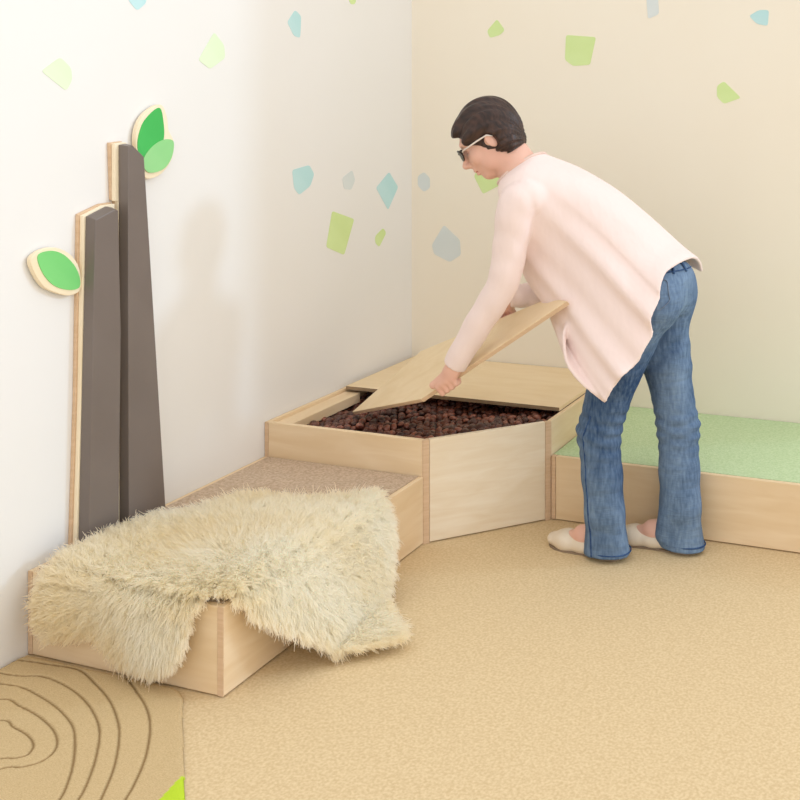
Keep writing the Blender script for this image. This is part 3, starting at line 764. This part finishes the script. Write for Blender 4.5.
# hair
def build_hair():
    F = Field(np.array(HC) - .24, np.array(HC) + .24, .003)
    hell(F, (-.009, 0, .045), (.098, .085, .091), .0)
    hell(F, (-.036, 0, .004), (.066, .083, .074), .03)            # back of the bob
    hell(F, (-.055, 0, -.044), (.036, .060, .030), .02)           # nape
    for s in (-1, 1):
        hell(F, (-.040, s * .062, -.022), (.034, .024, .040), .02)
        hell(F, (.036, s * .062, .036), (.038, .018, .026), .02)  # swept side over the temple
    hell(F, (.074, 0, .078), (.034, .058, .017), .02, rot=rot_y(.75))   # fringe
    # strands
    sl, g = F.block(F.lo, F.lo + F.h * (F.n - 1)); q = (g - HC) @ HR / HS
    az = np.arctan2(q[..., 1], q[..., 2] + .06); el = q[..., 0]
    st = np.sin(az * 34 + 30 * el) * .0016 + np.sin(az * 17 - 22 * el + 1) * .0022 + np.sin(az * 61 + 9 * el) * .0008
    F.D = F.D + st.astype(np.float32)
    # face opening
    hell(F, (.100, 0, -.030), (.098, .100, .074), .008, 'sub', rot=rot_y(-.15))
    hell(F, (.110, 0, .022), (.056, .076, .048), .01, 'sub')
    for s in (-1, 1): hell(F, (.004, s * .088, -.012), (.030, .026, .036), .006, 'sub')
    V, Q = F.mesh()
    hm, N, L, b_ = new_mat('brown_hair', rgb(62, 40, 30), .42, .4)
    tc = N.new('ShaderNodeTexCoord'); nz = N.new('ShaderNodeTexNoise'); nz.inputs['Scale'].default_value = 30; nz.inputs['Detail'].default_value = 5
    mp = N.new('ShaderNodeMapping'); mp.inputs['Scale'].default_value = (1.0, 6.0, 1.5); mp.inputs['Rotation'].default_value = (0, .6, 0)
    L.new(tc.outputs['Object'], mp.inputs['Vector']); L.new(mp.outputs['Vector'], nz.inputs['Vector'])
    r = N.new('ShaderNodeValToRGB'); r.color_ramp.elements[0].color = rgb(36, 23, 19); r.color_ramp.elements[1].color = rgb(74, 50, 40); r.color_ramp.elements[0].position = .35; r.color_ramp.elements[1].position = .7
    L.new(nz.outputs['Fac'], r.inputs['Fac']); L.new(r.outputs['Color'], b_.inputs['Base Color'])
    bp = N.new('ShaderNodeBump'); bp.inputs['Strength'].default_value = .5; bp.inputs['Distance'].default_value = .004
    L.new(nz.outputs['Fac'], bp.inputs['Height']); L.new(bp.outputs['Normal'], b_.inputs['Normal'])
    o = mesh_obj('hair', V, Q, hm, person, HC, smooth=True); smooth_mesh(o, 1, .3)
    o['label'] = 'short dark brown bob'
build_hair()

# eyes, brows and lips
lip_m = noise_mat('lip', rgb(190, 112, 100), rgb(200, 122, 108), scale=20, rough=.45)
brow_m = noise_mat('eyebrow', rgb(86, 58, 44), rgb(70, 46, 36), scale=40, rough=.8)
def lips():
    P = [hp(.0925, y, -.0585 - 5 * y * y) for y in (-.020, -.012, -.004, .004, .012, .020)]
    tube('lips', [p + hf * (-.006 * (abs(i - 2.5) / 2.5) ** 2) for i, p in enumerate(P)], [.002, .005, .006, .006, .005, .002], lip_m, person, HC)
lips()
for s in (-1, 1):
    tube('eyebrow', [hp(.086, s * .014, .032), hp(.084, s * .028, .037), hp(.073, s * .046, .035)], [.003, .0035, .002], brow_m, person, HC)
# glasses
lens_m, N, L, b_ = new_mat('dark_lens', rgb(44, 32, 28), .3, .2)
frame_m = noise_mat('pale_frame', rgb(236, 224, 214), rgb(226, 212, 200), scale=20, rough=.3, spec=.5)
gl = bpy.data.objects.new('glasses', None); COL.objects.link(gl); gl.parent = person; gl.location = HC * U - BASE['person']; BASE['glasses'] = HC * U
gl['label'] = 'dark-lensed glasses with pale temples'
for s in (-1, 1):
    ring = []
    for k in range(24):
        t = 2 * math.pi * k / 24
        y = s * .032 + .025 * math.cos(t); z = .006 + .0175 * math.sin(t) - .003 * math.cos(t) * s
        ring.append(hp(.108 - 3.2 * (y * y) * 1.6, y, z))
    ring = np.array(ring); c = ring.mean(0)
    V = list(ring) + list(ring + hf * .003) + [c + hf * .004, c]
    F_ = [(k, (k + 1) % 24, 24 + (k + 1) % 24, 24 + k) for k in range(24)] + [(24 + k, 24 + (k + 1) % 24, 48) for k in range(24)] + [((k + 1) % 24, k, 49) for k in range(24)]
    mesh_obj('lens', V, F_, lens_m, gl, HC)
    tube('rim', np.vstack([ring, ring[:2]]) + hf * .0015, .0024, lens_m, gl, HC, 6)
    tube('temple_arm', [hp(.088, s * .058, .012), hp(.082, s * .070, .014), hp(.03, s * .079, .016), hp(-.004, s * .081, .016), hp(-.018, s * .078, .004)], .0030, frame_m, gl, HC, 6)
tube('bridge', [hp(.106, -.009, .012), hp(.113, 0, .015), hp(.106, .009, .012)], .0026, lens_m, gl, HC, 6)

# jeans
den, N, L, b_ = new_mat('denim', rgb(72, 108, 150), .85, .15)
tc = N.new('ShaderNodeTexCoord')
def nzt(scale, stretch, det=4):
    mp = N.new('ShaderNodeMapping'); mp.inputs['Scale'].default_value = stretch; L.new(tc.outputs['Object'], mp.inputs['Vector'])
    n = N.new('ShaderNodeTexNoise'); n.inputs['Scale'].default_value = scale; n.inputs['Detail'].default_value = det; L.new(mp.outputs['Vector'], n.inputs['Vector']); return n
n1 = nzt(5, (1, 1, .5)); n2 = nzt(120, (1, 1, .25), 2); n3 = nzt(13, (.6, .6, 2.4), 4)
mx = N.new('ShaderNodeMath'); mx.operation = 'MULTIPLY_ADD'; mx.inputs[1].default_value = .35; L.new(n2.outputs['Fac'], mx.inputs[0]); L.new(n1.outputs['Fac'], mx.inputs[2])
r = N.new('ShaderNodeValToRGB'); r.color_ramp.elements[0].color = rgb(44, 68, 102); r.color_ramp.elements[1].color = rgb(134, 158, 184); r.color_ramp.elements[0].position = .45; r.color_ramp.elements[1].position = .95
L.new(mx.outputs[0], r.inputs['Fac']); L.new(r.outputs['Color'], b_.inputs['Base Color'])
bp = N.new('ShaderNodeBump'); bp.inputs['Strength'].default_value = .55; bp.inputs['Distance'].default_value = .02
L.new(n3.outputs['Fac'], bp.inputs['Height']); L.new(bp.outputs['Normal'], b_.inputs['Normal'])
FAC = unit((-.985, .15, 0))
def build_jeans():
    F = Field((1.12, -1.12, 0.0), (1.76, -.46, 1.12), .0048)
    HIPA = np.array((1.475, -.752, .885))
    F.limb([HIPA, (1.484, -.755, .922)], [.085, .080], .0, LATN, 1.5)
    # buttocks
    F.ell((1.470, -.832, .872), (.082, .086, .104), None, .03)
    F.ell((1.484, -.695, .868), (.082, .086, .104), None, .03)
    for H, K, A_, s in ((HN, KN, AN, 0), (HF, KF, AF, 1)):
        mid = H * .5 + K * .5 + np.array((-.028 if s == 0 else -.016, 0, 0)); calf = K * .55 + A_ * .45
        hem = np.array((A_[0] + .006, A_[1] - .002, -.045)); c2 = calf * .35 + A_ * .65
        F.limb([H, mid, K], [.092, .086 if s == 0 else .080, .072], .035)
        F.limb([K, calf, c2], [.073, .068, .070], .02)
        F.limb([c2, hem], [.068, .092], .02, LATN, .80 if s == 0 else .66)
    F.limb([AF + np.array((-.040, -.015, .03)), AF + np.array((-.050, -.01, -.030))], [.036, .040], .02)
    # drag folds around the knees and behind the thighs, then flat hems
    sl, g = F.block(F.lo, F.lo + F.h * (F.n - 1))
    w = np.zeros(F.n, np.float32)
    for K, sg in ((KN, 1), (KF, -1)):
        dd = g - K; m = np.exp(-(dd[..., 2] / .075) ** 2 - ((dd[..., 1]) / .11) ** 2)
        w += m * .0042 * np.sin(dd[..., 2] * 150 + sg * dd[..., 0] * 45 + 9 * dd[..., 1])
        m2 = np.exp(-((dd[..., 2] - .28) / .10) ** 2 - ((dd[..., 1]) / .11) ** 2)
        w += m2 * .003 * np.sin(dd[..., 2] * 70 - dd[..., 0] * 75)
        m3 = np.exp(-((dd[..., 2] + .30) / .12) ** 2 - ((dd[..., 1]) / .11) ** 2)
        w += m3 * .0035 * np.sin(np.arctan2(dd[..., 1], dd[..., 0]) * 5 + sg)
    F.D = F.D + w
    cutz = .015 + .012 * np.sin(18 * g[..., 0] + 2) * .3 - g[..., 2]
    F.D = np.maximum(F.D, cutz.astype(np.float32))
    V, Q = F.mesh()
    o = mesh_obj('jeans', V, Q, den, person, PO, smooth=True); smooth_mesh(o, 2, .5)
    o['label'] = 'flared mid-blue denim jeans'
    return o, F
jeans, JF = build_jeans()
def jf(p):
    i = np.clip(((np.array(p) - JF.lo) / JF.h).astype(int), 0, JF.n - 2); return float(JF.D[tuple(i)])
def snap(p, d):
    """march from outside along d to the jeans' surface"""
    p = np.array(p, float); d = unit(d)
    for _ in range(200):
        v = jf(p)
        if v < .0015: break
        p = p + d * max(.0012, v * .5)
    return p
seam_m = noise_mat('seam_thread', rgb(38, 62, 104), rgb(60, 88, 130), scale=60, rough=.9)
thread_m = noise_mat('pocket_thread', rgb(120, 130, 146), rgb(100, 116, 140), scale=60, rough=.9)
hem_m = noise_mat('hem_denim', rgb(50, 76, 116), rgb(84, 112, 150), scale=60, rough=.9)
pts = []
for t in np.linspace(.42, 1.0, 90):
    c = HN + (KN - HN) * (t * 2) if t < .5 else KN + (np.array((AN[0], AN[1], .02)) - KN) * ((t - .5) * 2)
    pts.append(snap(c + np.array((-.03, -.2, 0)), (0.0, 1, 0)))
pts = np.array(pts)
for _ in range(6): pts[1:-1] = (pts[:-2] + 2 * pts[1:-1] + pts[2:]) / 4
sm = tube('side_seam', pts + np.array((0, -.0016, 0)), .0032, seam_m, jeans, PO, 6)
def surf_line(P, r, name, mat):
    q = np.array([snap(p, d) for p, d in P])
    for _ in range(2): q[1:-1] = (q[:-2] + 2 * q[1:-1] + q[2:]) / 4
    return tube(name, q, r, mat, jeans, PO, 6)
vd = unit(np.array((1.45, -.8, .9)) - np.array((2.5633, -4.1318, 1.5389)))
# near back pocket outline, on the seat
pk = [(1.475, .955), (1.520, .945), (1.535, .880), (1.505, .850), (1.475, .868), (1.475, .955)]
pk = [np.array((a[0] + (b[0] - a[0]) * t, -1.05, a[1] + (b[1] - a[1]) * t)) for a, b in zip(pk[:-1], pk[1:]) for t in np.linspace(0, 1, 8, endpoint=False)] + [np.array((pk[0][0], -1.05, pk[0][1]))]
surf_line([(p, (0, 1, 0)) for p in pk], .0016, 'pocket_seam', thread_m)
# waistband seam and belt loops on the seat
wb = []
for a in np.linspace(-.6, 2.6, 40):
    d = FAC * -math.cos(a) + LATN * math.sin(a); wb.append((np.array((1.48, -.755, .968)) + d * .22, -d))
surf_line(wb, .0022, 'waistband_seam', seam_m)
for a in (.1, .9, 1.6):
    d = FAC * -math.cos(a) + LATN * math.sin(a)
    surf_line([(np.array((1.48, -.755, z)) + d * .22, -d) for z in np.linspace(.960, .995, 6)], .0045, 'belt_loop', hem_m)
# hem bands
for A_ in (AN, AF):
    P = []
    for a in np.linspace(0, 2 * math.pi, 49):
        d = np.array((math.cos(a), math.sin(a), 0)); P.append((np.array((A_[0] + .006, A_[1], .030)) + d * .102, -d))
    surf_line(P, .0026, 'hem_seam', seam_m)


# tunic: lofted cloth with thickness, sleeves grown into it
ST = [((1.042,-0.843,1.359),(0.915,-0.884,1.250),.072,.0),((1.079,-0.831,1.338),(0.935,-0.878,1.205),.145,.1),((1.132,-0.813,1.314),(0.965,-0.868,1.117),.178,.2),((1.209,-0.798,1.276),(0.976,-0.843,0.998),.182,.3),
      ((1.292,-0.781,1.224),(0.988,-0.818,0.907),.182,.45),((1.388,-0.760,1.145),(1.109,-0.873,0.791),.186,.6),((1.477,-0.741,1.063),(1.234,-0.948,0.666),.192,.65),((1.550,-0.717,0.983),(1.353,-1.014,0.561),.20,.7)]
AXT = unit(np.array(ST[7][0]) - np.array(ST[1][0]))
def ring_at(s, shrink=0.0, n=96):
    """tunic ring at station parameter s in 0..7"""
    i = int(min(s, 6.9999)); t = s - i
    def cr(k):
        g = lambda j: np.array(ST[min(max(j, 0), 7)][k], float)
        a, b, c, d = g(i - 1), g(i), g(i + 1), g(i + 2)
        return .5 * (2 * b + (c - a) * t + (2 * a - 5 * b + 4 * c - d) * t * t + (3 * b - a - 3 * c + d) * t ** 3)
    T, B_, W, tp = cr(0), cr(1), cr(2), cr(3)
    c = (T + B_) / 2; v = (T - B_) / 2; w = LATN * W
    P = []
    hemk = max(0, (s - 2.6) / 4.4)
    for k in range(n):
        ph = 2 * math.pi * k / n; cs, sn = math.cos(ph), math.sin(ph)
        e = .82
        x = math.copysign(abs(sn) ** e, sn); y = math.copysign(abs(cs) ** .9, cs)
        wid = 1 - tp * (.5 - .5 * y) ** 1.2
        fo = abs(math.sin(4 * ph + .6 + .10 * s)); fo = .20 * (.6 - fo ** 1.5) + .06 * math.sin(15 * ph + .4 + s * .3)
        f = 1 + hemk * fo * (1 if y < .6 else .3)
        p = c + v * y * (1 - shrink) + w * x * wid * f * (1 - shrink)
        if x > 0: bw = float(np.interp(y, [-1, -.7, -.2, .2, .55, .8, 1], [0, .012, .055, .060, .020, -.012, 0]))
        else: bw = -.30 * abs(x) ** .55 * min(1, max(0, (.75 - y) / .5)) + .03 * abs(x) * max(0, y)
        p = p + AXT * bw * hemk ** 2
        P.append(p)
    return P
def build_tunic():
    V = []; F = []; n = 96
    outer = list(np.linspace(0, 7, 43)); R = np.array([ring_at(s) for s in outer])
    # cloth lies on the seat and thighs instead of passing through them
    def grad(p):
        e = .008; g = np.array([jf(p + np.eye(3)[k] * e) - jf(p - np.eye(3)[k] * e) for k in range(3)])
        ng = np.linalg.norm(g); return g / ng if ng > 1e-6 else None
    def clear(p, m):
        for _ in range(14):
            d = jf(p)
            if d >= m: break
            g = grad(p)
            if g is None: break
            p = p + g * min(.012, m - d + .001)
        return p
    for it in range(3):
        Dl = np.zeros_like(R)
        for i in range(15, 43):
            for k in range(n): Dl[i, k] = clear(R[i, k], .030) - R[i, k]
        for _ in range(5):
            Dl = (Dl + np.roll(Dl, 1, 1) + np.roll(Dl, -1, 1)) / 3
            P_ = np.pad(Dl, ((1, 1), (0, 0), (0, 0)), mode='edge'); Dl = (P_[:-2] + 2 * P_[1:-1] + P_[2:]) / 4
        R = R + Dl
    rings_ = [list(r) for r in R]
    # inner face of the cloth, one thickness below the outer along the surface normal
    ru = np.roll(R, -1, 1) - np.roll(R, 1, 1); rs = np.zeros_like(R); rs[1:-1] = R[2:] - R[:-2]; rs[0] = R[1] - R[0]; rs[-1] = R[-1] - R[-2]
    nn = np.cross(ru, rs); nn /= np.linalg.norm(nn, axis=2)[..., None] + 1e-9
    if np.mean(np.sum(nn[20] * (R[20].mean(0) - R[20]), axis=1)) < 0: nn = -nn
    for _ in range(3): nn = (nn + np.roll(nn, 1, 1) + np.roll(nn, -1, 1)) / 3
    nn /= np.linalg.norm(nn, axis=2)[..., None] + 1e-9
    inner = [list(R[i] + nn[i] * .012) for i in (42, 41, 40, 39, 38, 37, 36, 35, 34, 33, 32, 31)]
    allr = rings_ + inner
    for R in allr: V += R
    for i in range(len(allr) - 1):
        for k in range(n): F.append((i * n + k, i * n + (k + 1) % n, (i + 1) * n + (k + 1) % n, (i + 1) * n + k))
    def cap(ri, rev):
        c = np.mean(allr[ri], axis=0); V.append(c); ci = len(V) - 1
        for k in range(n):
            f = (ri * n + k, ri * n + (k + 1) % n, ci); F.append(f if not rev else f[::-1])
    cap(0, True); cap(len(allr) - 1, False)
    def add_tube(P, r, seg=28):
        P = catmull(P, 8); r = catmull([(q,) for q in r], 8)[:, 0]; b = len(V); up = np.array((.3, .9, .2))
        for i in range(len(P)):
            t = unit(P[min(i + 1, len(P) - 1)] - P[max(i - 1, 0)]); a = unit(np.cross(t, up)); b2 = np.cross(t, a)
            for k in range(seg):
                th = 2 * math.pi * k / seg
                wr = 1 + (.020 + .04 * max(0, i / len(P) - .55)) * math.sin(i * 1.25 + 2.2 * math.sin(th)) * min(1, i / 10)
                V.append(P[i] + r[i] * wr * (a * math.cos(th) + b2 * math.sin(th)))
        m = len(P)
        for i in range(m - 1):
            for k in range(seg): F.append((b + i * seg + k, b + i * seg + (k + 1) % seg, b + (i + 1) * seg + (k + 1) % seg, b + (i + 1) * seg + k))
        V.append(P[0]); V.append(P[-1])
        for k in range(seg):
            F.append((b + (k + 1) % seg, b + k, len(V) - 2)); F.append((b + (m - 1) * seg + k, b + (m - 1) * seg + (k + 1) % seg, len(V) - 1))
    cuff = WN + unit(WN - EN) * .020
    add_tube([SN + np.array((.10, .15, -.02)), SN + np.array((.035, .04, .004)), SN + np.array((-.004, -.004, -.02)), SN * .5 + EN * .5, EN, EN * .5 + WN * .5, cuff], [.040, .064, .067, .060, .054, .049, .041])
    cuf2 = WF * .96 + EF * .04
    add_tube([SF + np.array((.06, -.05, .02)), SF, SF * .5 + EF * .5, EF, EF * .5 + WF * .5, cuf2], [.075, .070, .060, .052, .046, .040])
    cm, N, L, b_ = new_mat('pink_knit', rgb(238, 218, 212), .85, .15)
    tc = N.new('ShaderNodeTexCoord'); nz = N.new('ShaderNodeTexNoise'); nz.inputs['Scale'].default_value = 7; nz.inputs['Detail'].default_value = 3
    mp = N.new('ShaderNodeMapping'); mp.inputs['Scale'].default_value = (1.5, 1.5, .7); L.new(tc.outputs['Object'], mp.inputs['Vector']); L.new(mp.outputs['Vector'], nz.inputs['Vector'])
    bp = N.new('ShaderNodeBump'); bp.inputs['Strength'].default_value = .35; bp.inputs['Distance'].default_value = .03
    L.new(nz.outputs['Fac'], bp.inputs['Height']); L.new(bp.outputs['Normal'], b_.inputs['Normal'])
    b_.inputs['Sheen Weight'].default_value = .15
    o = mesh_obj('tunic', V, F, cm, person, PO)
    bm = bmesh.new(); bm.from_mesh(o.data); bmesh.ops.recalc_face_normals(bm, faces=bm.faces); bm.to_mesh(o.data); bm.free()
    md = o.modifiers.new('remesh', 'REMESH'); md.mode = 'VOXEL'; md.voxel_size = .0038
    dg = bpy.context.evaluated_depsgraph_get(); ev = o.evaluated_get(dg); me = bpy.data.meshes.new_from_object(ev)
    o.modifiers.clear(); o.data = me
    smooth_mesh(o, 6, .5)
    o['label'] = 'long pale pink tunic with pointed hem'
    nb = noise_mat('neckband_knit', rgb(222, 194, 180), rgb(228, 202, 190), scale=40, rough=.9)
    rr = np.array(ring_at(.05, -.01)); tube('neckband', np.vstack([rr, rr[:2]]), .0055, nb, o, PO, 8)
    if not o.data.materials: o.data.materials.append(cm)
    return o
build_tunic()

# shoes
shoe_m = noise_mat('cream_leather', rgb(232, 218, 198), rgb(222, 206, 184), scale=20, rough=.5)
sole_m = noise_mat('shoe_sole', rgb(150, 130, 108), rgb(130, 112, 92), scale=20, rough=.8)
def build_shoe(A_, toe, label):
    toe = np.array(toe, float); heel = np.array((A_[0], A_[1], 0.0)); d = unit((toe - heel) * (1, 1, 0)); heel = heel - d * .05
    toe0 = np.array((toe[0], toe[1], 0)) ; Ln = np.linalg.norm(toe0 - heel); s = np.cross((0, 0, 1), d)
    F = Field(np.minimum(heel, toe0) - .09 + np.array((0, 0, .087)), np.maximum(heel, toe0) + .09 + np.array((0, 0, .06)), .003)
    P = lambda t, z: heel + d * Ln * t + np.array((0, 0, z))
    F.limb([P(.10, .030), P(.5, .026), P(.75, .026), P(.93, .022)], [.034, .036, .043, .028], .015, np.array((0, 0, 1.0)), .8)
    F.limb([P(.12, .05), P(.5, .05)], [.03, .028], .01)
    F.limb([P(.10, .085), P(.42, .075), P(.66, .060)], [.036, .034, .030], .0)if False else None
    # opening over the instep
    a, b = P(.12, .088), P(.60, .070)
    F.add(lambda g: sdf_round(g, a, b, .036, .030), np.minimum(a, b) - .04, np.maximum(a, b) + .04, .004, 'sub')
    sl, g = F.block(F.lo, F.lo + F.h * (F.n - 1)); F.D = np.maximum(F.D, (.002 - g[..., 2]).astype(np.float32))
    V, Q = F.mesh(); o = mesh_obj('shoe', V, Q, shoe_m, person, heel, smooth=True); smooth_mesh(o, 1, .4)
    prof = []
    for t, w in ((0, .012), (.03, .026), (.12, .033), (.3, .033), (.5, .034), (.72, .042), (.86, .038), (.95, .026), (1.0, .010)): prof.append((t, w))
    pl = [P(t, .0) + s * w for t, w in prof] + [P(t, .0) - s * w for t, w in prof[::-1]]
    prism('sole', pl, (0, 0, .006), sole_m, o, bev=0)
    return o
build_shoe(AN, (1.085, -.856, 0), None)
build_shoe(AF, (1.285, -.753, 0), None)
